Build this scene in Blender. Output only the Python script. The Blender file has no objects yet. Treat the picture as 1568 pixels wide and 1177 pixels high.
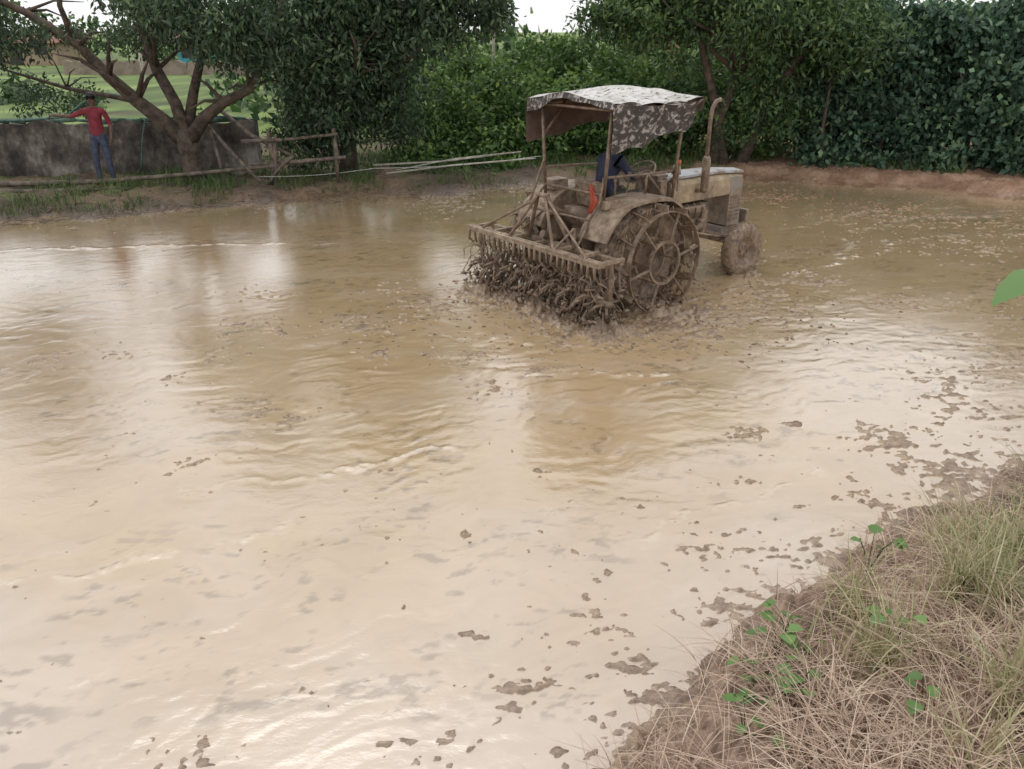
import bpy, math, random
import numpy as np
from mathutils import Vector, Matrix, Euler
random.seed(4); rng=np.random.default_rng(11)
scene=bpy.context.scene
R=math.radians

# ---------------------------------------------------------------- noise
_lat={}
def vnoise(x,y,seed=0):
    if seed not in _lat: _lat[seed]=np.random.default_rng(seed+100).random((256,256))
    L=_lat[seed]
    xi=np.floor(x).astype(int); yi=np.floor(y).astype(int)
    fx=x-xi; fy=y-yi
    fx=fx*fx*fx*(fx*(fx*6-15)+10); fy=fy*fy*fy*(fy*(fy*6-15)+10)
    a=L[xi%256,yi%256]; b=L[(xi+1)%256,yi%256]; c=L[xi%256,(yi+1)%256]; d=L[(xi+1)%256,(yi+1)%256]
    return (a*(1-fx)+b*fx)*(1-fy)+(c*(1-fx)+d*fx)*fy
def fbm(x,y,seed=0,o=4):
    s=0;a=1;t=0
    for i in range(o):
        s=s+a*vnoise(x*(2.03**i)+17.3*i,y*(2.03**i)+9.1*i,seed+i); t+=a; a*=.5
    return s/t
def sst(a,b,x):
    t=np.clip((x-a)/(b-a),0,1); return t*t*(3-2*t)

# ---------------------------------------------------------------- mesh helpers
def np_mesh(name,V,F,mat,parent=None,smooth=False,fattr=None,pcol=None,pattr=None):
    V=np.asarray(V,dtype=np.float32).reshape(-1,3); F=np.asarray(F,dtype=np.int32)
    k=F.shape[1]; me=bpy.data.meshes.new(name)
    me.vertices.add(len(V)); me.vertices.foreach_set('co',V.ravel())
    me.loops.add(F.size); me.loops.foreach_set('vertex_index',F.ravel())
    me.polygons.add(len(F)); me.polygons.foreach_set('loop_start',np.arange(len(F),dtype=np.int32)*k)
    try: me.polygons.foreach_set('loop_total',np.full(len(F),k,dtype=np.int32))
    except Exception: pass
    me.update(calc_edges=True)
    me.polygons.foreach_set('use_smooth',np.full(len(F),smooth))
    if fattr is not None:
        at=me.attributes.new('rnd','FLOAT','FACE'); at.data.foreach_set('value',np.asarray(fattr,dtype=np.float32))
    if pattr is not None:
        for n,v in pattr.items():
            at=me.attributes.new(n,'FLOAT','POINT'); at.data.foreach_set('value',np.asarray(v,dtype=np.float32))
    if pcol is not None:
        at=me.attributes.new('soil','FLOAT_COLOR','POINT')
        c=np.ones((len(V),4),dtype=np.float32); c[:,:3]=pcol; at.data.foreach_set('color',c.ravel())
    me.materials.append(mat)
    ob=bpy.data.objects.new(name,me); scene.collection.objects.link(ob)
    if parent: ob.parent=parent
    return ob
class MB:
    def __init__(s): s.v=[]; s.f=[]
    def add(s,vs,fs):
        o=len(s.v); s.v+= [tuple(v) for v in vs]; s.f+=[tuple(i+o for i in f) for f in fs]; return s
    def box(s,c,size,rot=(0,0,0),taper=1.0):
        M=Euler(rot).to_matrix(); vs=[]
        for z in (-1,1):
            t=taper if z>0 else 1
            for x,y in ((-1,-1),(1,-1),(1,1),(-1,1)):
                vs.append(Vector(c)+M@Vector((x*size[0]/2*t,y*size[1]/2*t,z*size[2]/2)))
        return s.add(vs,[(3,2,1,0),(4,5,6,7),(0,1,5,4),(1,2,6,5),(2,3,7,6),(3,0,4,7)])
    def tube(s,pts,rad,n=8,cap=True,wob=0):
        pts=[Vector(p) for p in pts]
        if not hasattr(rad,'__len__'): rad=[rad]*len(pts)
        vs=[];fs=[]; ref=None
        for i,p in enumerate(pts):
            d=(pts[min(i+1,len(pts)-1)]-pts[max(i-1,0)]).normalized()
            if ref is None:
                ref=Vector((0,0,1)) if abs(d.z)<.9 else Vector((1,0,0))
            u=(ref-d*ref.dot(d)); 
            if u.length<1e-4: u=d.orthogonal()
            u.normalize(); ref=u; w=d.cross(u)
            for k in range(n):
                a=2*math.pi*k/n; r=rad[i]*(1+wob*random.uniform(-1,1))
                vs.append(p+(u*math.cos(a)+w*math.sin(a))*r)
        for i in range(len(pts)-1):
            for k in range(n):
                fs.append((i*n+k,i*n+(k+1)%n,(i+1)*n+(k+1)%n,(i+1)*n+k))
        if cap:
            fs.append(tuple(range(n))[::-1]); fs.append(tuple((len(pts)-1)*n+k for k in range(n)))
        return s.add(vs,fs)
    def lathe_y(s,c,prof,n=32):
        vs=[];fs=[];m=len(prof)
        for k in range(n):
            a=2*math.pi*k/n
            for r,y in prof: vs.append((c[0]+r*math.cos(a),c[1]+y,c[2]+r*math.sin(a)))
        for k in range(n):
            for j in range(m-1):
                k2=(k+1)%n; fs.append((k*m+j,k*m+j+1,k2*m+j+1,k2*m+j))
        return s.add(vs,fs)
    def obj(s,name,mat,parent=None,smooth=False,bevel=0,loc=None):
        me=bpy.data.meshes.new(name); me.from_pydata(s.v,[],s.f); me.update()
        me.materials.append(mat)
        if smooth:
            for p in me.polygons: p.use_smooth=True
        ob=bpy.data.objects.new(name,me); scene.collection.objects.link(ob)
        if parent: ob.parent=parent
        if bevel:
            b=ob.modifiers.new('b','BEVEL'); b.width=bevel; b.segments=2; b.limit_method='ANGLE'
        return ob
def empty(name,loc=(0,0,0),rz=0):
    e=bpy.data.objects.new(name,None); e.location=loc; e.rotation_euler=(0,0,rz); scene.collection.objects.link(e); return e

# ---------------------------------------------------------------- materials
def newmat(name):
    m=bpy.data.materials.new(name); m.use_nodes=True; nt=m.node_tree
    return m,nt,nt.nodes['Principled BSDF']
def N(nt,t,**k):
    n=nt.nodes.new(t)
    for a,b in k.items(): setattr(n,a,b)
    return n
def ramp(nt,stops):
    r=N(nt,'ShaderNodeValToRGB'); e=r.color_ramp.elements
    while len(e)<len(stops): e.new(.5)
    for i,(p,c) in enumerate(stops):
        e[i].position=p; e[i].color=(*c,1) if len(c)==3 else c
    return r
def mix(nt,f,a,b,bt='MIX'):
    m=N(nt,'ShaderNodeMix',data_type='RGBA',blend_type=bt)
    for sock,v in ((m.inputs[0],f),(m.inputs[6],a),(m.inputs[7],b)):
        if hasattr(v,'is_linked') : nt.links.new(v,sock)
        elif isinstance(v,(int,float)): sock.default_value=v
        else: sock.default_value=(*v,1)
    return m.outputs[2]
def noise(nt,scale,detail=5,rough=.6,vec=None,sc=None,coord='Object',dist=0):
    n=N(nt,'ShaderNodeTexNoise'); n.inputs['Scale'].default_value=scale; n.inputs['Detail'].default_value=detail
    n.inputs['Roughness'].default_value=rough; n.inputs['Distortion'].default_value=dist
    tc=N(nt,'ShaderNodeTexCoord'); src=tc.outputs[coord]
    if sc:
        mp=N(nt,'ShaderNodeMapping'); mp.inputs['Scale'].default_value=sc[0]; mp.inputs['Rotation'].default_value=(0,0,sc[1])
        nt.links.new(src,mp.inputs[0]); src=mp.outputs[0]
    nt.links.new(src,n.inputs['Vector']); return n.outputs['Fac']
def bump(nt,h,st,dist,prev=None):
    b=N(nt,'ShaderNodeBump'); b.inputs['Strength'].default_value=st; b.inputs['Distance'].default_value=dist
    nt.links.new(h,b.inputs['Height'])
    if prev is not None: nt.links.new(prev,b.inputs['Normal'])
    return b.outputs[0]
def simple(name,c1,c2,scale=6,rough=.7,bs=.4,bd=.01,metal=0,lo=.35,hi=.65):
    m,nt,p=newmat(name); n=noise(nt,scale,3); r=ramp(nt,[(lo,c1),(hi,c2)]); nt.links.new(n,r.inputs[0])
    nt.links.new(r.outputs[0],p.inputs['Base Color']); p.inputs['Roughness'].default_value=rough; p.inputs['Metallic'].default_value=metal
    nt.links.new(bump(nt,noise(nt,scale*5,3),bs,bd),p.inputs['Normal']); return m
MUD1=(.15,.105,.072); MUD2=(.34,.25,.175)
def muddy(name,base,amt=.5,rough=.45,metal=0,scale=5,spread=.05):
    m,nt,p=newmat(name)
    n=noise(nt,scale,5,.7); r=ramp(nt,[(max(0,amt-spread),(1,1,1)),(min(1,amt+spread),(.15,.15,.15))]); nt.links.new(n,r.inputs[0])
    n2=noise(nt,scale*3,4); r2=ramp(nt,[(.35,MUD1),(.68,MUD2)]); nt.links.new(n2,r2.inputs[0])
    nt.links.new(mix(nt,r.outputs[0],base,r2.outputs[0]),p.inputs['Base Color'])
    mr=N(nt,'ShaderNodeMapRange'); mr.inputs[3].default_value=rough; mr.inputs[4].default_value=.55
    nt.links.new(r.outputs[0],mr.inputs[0]); nt.links.new(mr.outputs[0],p.inputs['Roughness'])
    nt.links.new(bump(nt,n2,.7,.015),p.inputs['Normal']); return m
def leafmat(name,d,mc,l,tr=.3,rough=.5):
    m,nt,p=newmat(name)
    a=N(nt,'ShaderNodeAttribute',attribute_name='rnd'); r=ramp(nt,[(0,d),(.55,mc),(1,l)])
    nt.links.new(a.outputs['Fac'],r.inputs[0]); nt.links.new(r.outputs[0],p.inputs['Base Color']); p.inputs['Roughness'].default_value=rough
    if tr>0:
        t=N(nt,'ShaderNodeBsdfTranslucent'); nt.links.new(r.outputs[0],t.inputs[0])
        ms=N(nt,'ShaderNodeMixShader'); ms.inputs[0].default_value=tr
        nt.links.new(p.outputs[0],ms.inputs[1]); nt.links.new(t.outputs[0],ms.inputs[2])
        nt.links.new(ms.outputs[0],nt.nodes['Material Output'].inputs[0])
    return m
m_bark=simple('bark',(.05,.038,.028),(.14,.105,.08),7,.9,.8,.03)
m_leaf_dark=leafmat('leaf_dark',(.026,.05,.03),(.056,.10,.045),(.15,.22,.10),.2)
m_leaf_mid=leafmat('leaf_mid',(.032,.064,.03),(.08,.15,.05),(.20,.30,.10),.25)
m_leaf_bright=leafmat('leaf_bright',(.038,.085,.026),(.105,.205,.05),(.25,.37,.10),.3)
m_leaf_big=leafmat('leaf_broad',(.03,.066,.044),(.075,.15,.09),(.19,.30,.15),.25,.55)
m_weed=leafmat('weed_leaf',(.06,.12,.03),(.14,.27,.07),(.24,.38,.12),.3)
m_dry=leafmat('dry_grass',(.22,.14,.10),(.52,.38,.28),(.74,.61,.48),.2,.6)
m_grassg=leafmat('green_grass',(.17,.19,.085),(.38,.37,.19),(.64,.56,.36),.25,.5)
m_grassb=leafmat('bank_grass',(.035,.07,.02),(.09,.16,.04),(.2,.26,.09),.25,.5)

# ---------------------------------------------------------------- terrain
YF_X=[-300,-14,-8.6,-6.7,-2.4,.5,4,6.1,7.8,9.8,15,300]; YF_Y=[12.4,12.6,13.5,14.3,15.9,16.9,17.9,17.9,17.0,15.5,12.8,12]
YN_X=[-300,-10,-1,.4,1.1,1.83,2.8,3.8,8,15,300]; YN_Y=[-1,.3,1.55,2.5,3.25,3.95,4.6,5.2,7,9.5,10]
SPOTS=[(-4.6,7.4,.35,1.15),(-4.0,7.6,.25,.8),(-2.9,7.6,.35,.85),(-2.25,6.35,.25,.95),(-1.85,6.1,.22,.9),(-2.5,5.3,.15,1),(-3.1,9.6,.4,.85),
(-1.7,8.4,.6,.85),(-1,9.1,.9,.9),(-1.5,9.8,.6,.7),(-.42,7.5,.4,.95),(-.2,6.7,.22,.95),(.3,7.1,.35,.85),(.9,8.3,.9,1.0),(1.8,8.3,.9,1.15),(-.3,9.4,.7,1.15),(.6,8.8,.8,1.25),
(2.97,9.5,.9,.95),(4.8,9.4,.8,.85),(4.1,6.9,.55,.8),(4.0,6.3,.6,.85),(4.9,7.3,.7,.9),(5.4,8.3,.8,.8),(1.9,5.85,.24,1.05),(2.35,6.0,.12,.9),(1.63,5.05,.2,.85),
(.6,4.0,.07,1.2),(.37,3.78,.10,1.15),(-.22,3.45,.10,1.15),(.59,3.2,.2,.9),(.05,3.03,.22,.8),(.7,3,.2,.75),(-.4,2.7,.22,.75),(-.98,3.03,.09,.85),(-1.75,2.83,.08,.9),
(-1.43,2.64,.18,.8),(.42,3.55,.24,.6),(3.1,5.6,.55,.85),(3.3,5.2,.6,.9),(1.75,4.2,.35,.8),(1.33,4.3,.3,.75),(1.2,3.7,.25,.7),(2.4,4.9,.35,.7),(.9,2.75,.25,.7),
(6.9,14.3,2.2,.75),(9,13.5,2.2,.85),(7,12,1.5,.75),(8.5,10.5,1.5,.9),(5.2,16,1.5,.8),(-1.5,15.2,1.2,.65),(2.3,8.8,.9,1.1),(3.9,10.2,.7,.95),(3.2,11.4,.9,.8),(6.2,8.6,.8,.9),
(-3.2,6.9,.2,.8),(-.9,5.2,.07,.9),(-.3,4.4,.09,.85),(.2,5.2,.09,.8),(-2.8,8.3,.6,.7),(-1.3,7.6,.35,.7)]
def flow(x,y):
    wx=x+(fbm(x*1.6,y*1.6,71,4)-.5)*.7; wy=y+(fbm(x*1.8,y*1.8,75,4)-.5)*.45
    return wx,wy,wx*math.cos(.28)+wy*math.sin(.28),-wx*math.sin(.28)+wy*math.cos(.28)
def polydist(x,y,pts):
    d=np.full_like(x,9.)
    for (ax,ay),(bx,by) in zip(pts[:-1],pts[1:]):
        vx,vy=bx-ax,by-ay; t=np.clip(((x-ax)*vx+(y-ay)*vy)/(vx*vx+vy*vy),0,1)
        d=np.minimum(d,np.hypot(x-ax-t*vx,y-ay-t*vy))
    return d
def height(x,y):
    yf=np.interp(x,YF_X,YF_Y)+ (fbm(x*.7,y*.7,31,3)-.5)*1.3
    yn=np.interp(x,YN_X,YN_Y)+ (fbm(x*2.2,y*2.2,35,3)-.5)*.55
    d1=y-yf; d2=(yn-y)*.78
    M=np.zeros_like(x)
    for sx,sy,r,a in SPOTS:
        q=((x-sx)**2+((y-sy)*1.15)**2)/(r*r)
        M=np.maximum(M,a*np.exp(-np.minimum(q,30)))
    M=M+ .7*np.maximum(np.exp(-np.maximum(-d2,0)/.17),np.exp(-np.maximum(-d1,0)/.6)*.8)
    _,_,fu,fv=flow(x,y)
    n=.50*fbm(fu*7,fv*16,1,5)+.50*fbm(x*21,y*27,4,4)
    n2=fbm(x*30,y*34,8,2)
    cl=np.minimum(np.maximum(0,n-.63+.235*M)*.20*(1+.7*(n2-.5)),.036)
    dm=polydist(x,y,[(1.05,8.2),(-.35,10.0)]); mound=np.exp(-(dm/.28)**2)
    dc=np.minimum(np.hypot(x-1.68,y-9.02),np.hypot(x-3.1,y-10.6)*1.4); mound=np.maximum(mound,.8*np.exp(-(dc/.40)**2))
    cl=cl+mound*np.maximum(0,n-.38)*.30
    bed=-.021+cl
    far=sst(-.1,.9,d1)*.20+np.clip(d1,0,80)*.012+np.where(d1>0,(fbm(x*2.5,y*2.5,41,4)-.5)*.16*sst(0,.6,d1),0)
    dd=np.clip(d2,0,50)
    near=1.25*(1-np.exp(-dd*.52))+np.where(d2>0,(fbm(x*5,y*5,44,4)-.5)*.10*sst(0,.25,d2)+(n-.5)*.12*sst(0,.1,d2),0)
    near=np.where(y<12,near,0)
    return bed+far+near,d1,d2,M
def H(x,y):
    return height(np.atleast_1d(np.asarray(x,float)),np.atleast_1d(np.asarray(y,float)))[0]
def axis_y():
    a=[1.6]
    while a[-1]<20: a.append(a[-1]+.013+.0027*max(0,a[-1]-2))
    pre=[-200,-60,-20,-8,-4,-2,-1]+list(np.arange(-.5,1.6,.06)); post=list(20+np.cumsum(.12*1.12**np.arange(60)))
    return np.array(pre+a+[p for p in post if p<900])
def axis_x():
    a=[0.]
    while a[-1]<11.5: a.append(a[-1]+(.018 if a[-1]<2.5 else .018+.003*(a[-1]-2.5)))
    d=np.array(a); d=np.concatenate([-d[::-1][:-1],d]); g=np.cumsum(.1*1.16**np.arange(56)); g=g[g<700]
    return np.concatenate([(d[0]-g)[::-1],d,d[-1]+g])
def grid(xs,ys):
    X,Y=np.meshgrid(xs,ys); nx=len(xs); ny=len(ys)
    i=np.arange(nx*ny).reshape(ny,nx)
    F=np.stack([i[:-1,:-1],i[:-1,1:],i[1:,1:],i[1:,:-1]],-1).reshape(-1,4)
    return X.ravel(),Y.ravel(),F
def A(*c): return np.array(c)
def lerp(a,b,t): return a+(b-a)*t[:,None]
def silt_sheen(X,Y):  # patchy silt tone, plus sky reflection painted in as paler near and side zones
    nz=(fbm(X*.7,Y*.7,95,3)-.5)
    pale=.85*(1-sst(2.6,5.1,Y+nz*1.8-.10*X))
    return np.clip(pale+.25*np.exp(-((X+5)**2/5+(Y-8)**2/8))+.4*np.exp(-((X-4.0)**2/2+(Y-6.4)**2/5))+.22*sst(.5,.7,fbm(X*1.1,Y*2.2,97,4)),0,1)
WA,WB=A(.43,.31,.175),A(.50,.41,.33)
X,Y,F=grid(axis_x(),axis_y())
Z,D1,D2,M=height(X,Y)
n1=fbm(X*.8,Y*.8,61,4); n2=fbm(X*3,Y*3,66,4); n3=fbm(X*14,Y*14,69,3)
mudc=lerp(A(.19,.135,.095),A(.36,.27,.19),sst(.3,.7,n2*.5+n3*.5))
film=(1-sst(.0,.022,Z))*(1-sst(-.2,.1,D1))*(1-sst(-.02,.06,D2))
mudc=mudc*(1-film[:,None]*.8)+lerp(WA,WB,silt_sheen(X,Y))*.8*film[:,None]*.8
farb=lerp(A(.10,.075,.055),A(.21,.15,.10),sst(.3,.7,n1))
redb=lerp(A(.25,.15,.095),A(.38,.25,.17),sst(.3,.7,n2))
nearb=lerp(A(.17,.115,.09),A(.36,.26,.20),sst(.3,.7,n2*.6+n3*.4))
green=lerp(A(.09,.15,.04),A(.24,.34,.10),sst(.3,.7,n1))
k=sst(0,.3,D2)[:,None]; col=mudc*(1-k)+nearb*k
fb=farb*(1-sst(2.5,5,X)[:,None])+redb*sst(2.5,5,X)[:,None]
k=sst(-.4,.4,D1)[:,None]; col=col*(1-k)+fb*k
redfar=sst(.3,.8,np.exp(-((X-6.5)**2/12+(Y-16)**2/8)))[:,None]; col=col*(1-redfar*.6)+redb*redfar*.6
od=np.exp(-((X+5.0)**2/.8+(Y-21)**2/14))[:,None]; col=col*(1-od)+redb*od
g=(sst(22,25,Y)*sst(.3,.5,n1+.15))[:,None]; col=col*(1-g)+green*g
g2=(sst(.4,1.6,D1)*sst(.48,.6,n2)*.7*(1-sst(4,6,X)))[:,None]; col=col*(1-g2)+green*.5*g2
mg,nt,p=newmat('soil_ground')
a=N(nt,'ShaderNodeAttribute',attribute_name='soil'); nn=noise(nt,22,4,.7)
rr=ramp(nt,[(.3,(.62,.6,.58)),(.7,(1.25,1.22,1.2))]); nt.links.new(nn,rr.inputs[0])
nt.links.new(mix(nt,1.0,a.outputs['Color'],rr.outputs[0],'MULTIPLY'),p.inputs['Base Color'])
geo=N(nt,'ShaderNodeNewGeometry'); sx=N(nt,'ShaderNodeSeparateXYZ'); nt.links.new(geo.outputs['Position'],sx.inputs[0])
mr=N(nt,'ShaderNodeMapRange'); mr.inputs[1].default_value=.02; mr.inputs[2].default_value=.16; mr.inputs[3].default_value=.18; mr.inputs[4].default_value=.92
nt.links.new(sx.outputs[2],mr.inputs[0]); nt.links.new(mr.outputs[0],p.inputs['Roughness'])
nt.links.new(bump(nt,nn,.6,.02),p.inputs['Normal'])
np_mesh('ground',np.stack([X,Y,Z],1),F,mg,smooth=True,pcol=col)

# muddy water sheet with real ripples and wave crests
wx_=[0.]
while wx_[-1]<14: wx_.append(wx_[-1]+(.018 if wx_[-1]<2.5 else .018+.003*(wx_[-1]-2.5)))
wx_=np.array(wx_); WX=np.concatenate([-wx_[::-1][:-1],wx_]); WY=[0.2]
while WY[-1]<19.6: WY.append(WY[-1]+.013+.0025*max(0,WY[-1]-2))
X,Y,F=grid(WX,np.array(WY))
wx,wy,u_,v_=flow(X,Y)
str1=fbm(u_*2.5,v_*7,81,5); str2=fbm(u_*8,v_*15,85,3)
calm=sst(.4,.62,fbm(X*.6,Y*.8,88,3))
churn=np.exp(-((X-1)**2+(Y-8.8)**2)/5)
Zw=(str1-.5)*(.002+.0055*calm+.007*churn)+(str2-.5)*(.0012+.0028*calm+.004*churn)
Zw*= 1-.55*sst(7,11,Y)*(1-churn)
CREST=[([(-3.9,3.75),(-2.9,3.8),(-2.1,4.1),(-1.5,4.5)],.006),([(-1.5,5.2),(-.9,5.4),(-.4,5.55)],.008),([(.3,7.1),(.9,7.0),(1.5,7.05)],.010),
([(-9,11.4),(-7,11.8),(-5,12.1),(-3,12.2)],.010),([(-5.8,8.2),(-4.3,8.9),(-3.3,9.6)],.004),([(-2.2,4.9),(-1.6,5.1)],.004),([(.9,4.3),(1.5,4.8),(2.2,5.3)],.005),
([(5.5,13),(7,14),(9,14.2)],.013),([(4.5,11),(6,12.4),(8,12.8)],.013),([(3.6,10.2),(4.6,11.2),(5.2,12.4)],.013),([(4.6,13.2),(6.5,14.6),(8.5,14.9)],.012),([(-1.2,8.0),(-.2,8.1),(.8,7.7)],.005)]
froth=np.zeros_like(X); brk=sst(.47,.60,.5*fbm(X*6,Y*9,90,3)+.5*fbm(X*18,Y*26,93,3))
for pts,h in CREST:
    d=polydist(wx,wy,[(a,b) for a,b in pts]); wd=.014+.0022*Y
    Zw+=h*np.exp(-(d/wd)**2)*(.1+brk)
    froth=np.maximum(froth,np.exp(-(d/(wd*2.4))**2)*brk*min(1,h/.010))
pale=np.clip(silt_sheen(X,Y)+.18*(str1-.5),0,1)
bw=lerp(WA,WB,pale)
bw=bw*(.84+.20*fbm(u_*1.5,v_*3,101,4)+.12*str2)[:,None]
speck=sst(.60,.70,.5*fbm(X*12,Y*19,105,4)+.5*fbm(u_*5,v_*12,106,4)+.03)*sst(.42,.6,fbm(X*1.3,Y*1.6,109,3))
bw=bw*(1-.35*speck[:,None]); bw=bw*(1-froth[:,None]*.6)+A(.66,.57,.46)*froth[:,None]*.6
mw,nt,p=newmat('muddy_water')
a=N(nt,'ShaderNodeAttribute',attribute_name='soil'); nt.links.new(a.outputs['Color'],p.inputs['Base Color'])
a2=N(nt,'ShaderNodeAttribute',attribute_name='rgh'); nt.links.new(a2.outputs['Fac'],p.inputs['Roughness'])
p.inputs['IOR'].default_value=1.7
p.inputs['Coat Weight'].default_value=1.0; p.inputs['Coat IOR'].default_value=1.6; p.inputs['Coat Roughness'].default_value=.03
b=bump(nt,noise(nt,22,4,.65,sc=((1,1.8,1),-.3)),.24,.006)
nt.links.new(b,p.inputs['Normal']); nt.links.new(b,p.inputs['Coat Normal'])
rgh=.035+.12*sst(.45,.65,fbm(X*.9,Y*1.6,111,4))+.10*(1-sst(3,5.5,Y))
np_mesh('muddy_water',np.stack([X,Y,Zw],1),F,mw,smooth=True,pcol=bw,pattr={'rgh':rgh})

# ---------------------------------------------------------------- foliage
def unit(v): return v/np.maximum(np.linalg.norm(v,axis=1,keepdims=True),1e-6)
def leaf_mesh(P,L,W,rnd,down=.5):
    n=len(P); d=unit(rng.normal(size=(n,3))+np.array([0,0,-down])); w=unit(np.cross(d,rng.normal(size=(n,3))))
    nrm=np.cross(d,w)
    L=L[:,None]; W=W[:,None]
    a=P; b=P+d*L*.45+w*W*.5+nrm*W*.12; c=P+d*L; e=P+d*L*.45-w*W*.5+nrm*W*.12
    V=np.stack([a,b,c,e],1).reshape(-1,3); F=np.arange(4*n).reshape(n,4)
    return V,F,rnd
def crown(ells,nl,cr,L,W,shell=.45,excl=None,down=.6,per=60,zmin=None):
    Ps=[];Rs=[]
    wt=np.array([e[6]*(e[3]*e[4]*e[5])**.67 for e in ells]); wt/=wt.sum()
    for e,w in zip(ells,wt):
        nc=max(3,int(nl*w/per))
        u=unit(rng.normal(size=(nc,3))); r=(shell+(1-shell)*rng.random(nc))[:,None]
        c=np.array(e[:3])+u*r*np.array(e[3:6])
        cs=cr*rng.uniform(.6,1.5,nc)
        P=c[:,None,:]+rng.normal(size=(nc,per,3))*cs[:,None,None]*np.array([.6,.6,.42])
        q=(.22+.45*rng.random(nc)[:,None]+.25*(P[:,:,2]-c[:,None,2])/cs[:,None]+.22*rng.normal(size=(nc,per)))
        Ps.append(P.reshape(-1,3)); Rs.append(q.ravel())
    P=np.concatenate(Ps); Rr=np.clip(np.concatenate(Rs),0,1)
    keep=np.ones(len(P),bool)
    if excl:
        for b in excl:
            keep&=~((P[:,0]>b[0])&(P[:,0]<b[1])&(P[:,2]>b[2])&(P[:,2]<b[3])&(rng.random(len(P))<.985))
    keep&=P[:,2]>(.12 if zmin is None else zmin)
    P=P[keep];Rr=Rr[keep]; n=len(P)
    return leaf_mesh(P,L*rng.uniform(.6,1.3,n),W*rng.uniform(.7,1.3,n),Rr,down)
def branches(mb,start,r0,targets,wob=.25):
    for t in targets:
        s=Vector(start); e=Vector(t); pts=[];rr=[]
        for i in range(7):
            f=i/6; q=s.lerp(e,f)+Vector((random.uniform(-1,1),random.uniform(-1,1),random.uniform(-.5,.8)))*wob*math.sin(math.pi*f)
            pts.append(q); rr.append(r0*(1-f)**.8+.012)
        mb.tube(pts,rr,7,wob=.08)
        for i in range(2,6):
            for k in range(2):
                q=pts[i]+Vector((random.uniform(-1,1),random.uniform(-1,1),random.uniform(-.2,1)))*.8
                mb.tube([pts[i],pts[i].lerp(q,.5)+Vector((0,0,.08)),q],[rr[i]*.45,rr[i]*.3,.006],5)

t=empty('spreading_tree'); mb=MB()
B=(-6.3,16.3)
mb.tube([(B[0]+.05,B[1],-.1),(B[0],B[1],.25),(B[0]-.03,B[1],.7),(B[0]-.08,B[1],1.08),(B[0]-.1,B[1],1.25)],[.3,.22,.19,.2,.15],12,wob=.07)
limbs=[([(-6.38,16.3,1.0),(-6.75,16.25,1.4),(-7.15,16.2,1.75),(-7.55,16.1,2.2),(-7.95,16,2.75),(-8.7,15.8,3.3),(-9.9,15.6,3.9)],[.17,.15,.13,.11,.095,.07,.03]),
([(-6.35,16.3,1.1),(-6.5,16.4,1.7),(-6.8,16.5,2.3),(-6.95,16.5,3),(-7.1,16.6,4.2)],[.15,.12,.1,.08,.03]),
([(-6.3,16.3,1.05),(-5.95,16.3,1.45),(-5.5,16.2,1.75),(-4.95,16.1,1.98),(-4.5,16.1,2.6),(-4.1,16,3.6)],[.15,.12,.1,.085,.06,.03]),
([(-6.35,16.35,1.15),(-6.2,16.6,1.9),(-5.95,16.8,2.7),(-5.6,17,3.9)],[.12,.1,.07,.03]),
([(-8.0,16,2.75),(-8.1,15.9,3.4),(-7.8,15.7,4.4)],[.07,.05,.02]),
([(-7.1,16.2,1.75),(-7.7,16.6,1.8),(-8.8,16.9,1.95),(-10.2,17.2,2.3)],[.06,.05,.04,.02])]
for pts,rr in limbs:
    mb.tube(pts,rr,8,wob=.07)
    for i in range(2,len(pts)):
        for k in range(3):
            q=Vector(pts[i])+Vector((random.uniform(-1,1),random.uniform(-1,1),random.uniform(-.3,1)))*.8
            mb.tube([pts[i],Vector(pts[i]).lerp(q,.5)+Vector((0,0,.1)),q],[rr[i]*.5,rr[i]*.3,.006],5)
mb.obj('trunk_and_limbs',m_bark,t,True)
V,F,r=crown([(-10.4,15.8,3.2,1.6,1.5,.7,1.4),(-6.1,16.0,3.35,1.3,1.5,.55,1.1),(-4.7,15.9,3.0,1.0,1.2,.8,1.4),(-5.3,16.5,5.2,1.8,1.6,1.1,.6),
  (-9.8,16.4,2.7,1.1,.8,.4,.5),(-7.2,17,3.0,.7,.6,.3,.8),(-9.9,18.2,1.6,1.2,.6,.5,.4),(-10.5,17,5.2,1.6,1.4,1.0,.5),(-8.3,15.8,3.0,.8,.9,.25,.5)],31000,.30,.14,.045,.2,excl=[(-9.0,-7.35,3.1,9)],down=1.1)
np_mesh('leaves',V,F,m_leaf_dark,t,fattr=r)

t=empty('dense_shade_tree'); mb=MB()
mb.tube([(-3.5,17.5,-.1),(-3.45,17.5,.8),(-3.3,17.5,1.8),(-3.2,17.5,3.2),(-3.0,17.5,5)],[.22,.17,.15,.12,.05],10,wob=.06)
branches(mb,(-3.35,17.5,1.3),.09,[(-5,16.8,3),(-1.8,17,2.7),(-2,18,4.5),(-4.6,18,4.2),(-3,16.2,3)])
mb.obj('trunk_and_limbs',m_bark,t,True)
V,F,r=crown([(-3.4,17.3,3.0,1.6,1.3,1.5,1.2),(-3.8,16.6,2.2,.9,.8,.9,1),(-1.9,17.2,3.5,1.5,1.2,1.0,1.1),(-3,17.5,5.4,2.2,1.6,1.6,.5),(-4.0,17.2,1.1,.9,.8,.8,.8),(-2.6,17.4,1.7,.9,.7,.9,.8),(-.5,17.4,3.4,.8,.9,.45,.6)],50000,.3,.145,.053,.2,
  excl=[(.05,1.2,2.6,9)],down=1.0)
np_mesh('leaves',V,F,m_leaf_dark,t,fattr=r)

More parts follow.
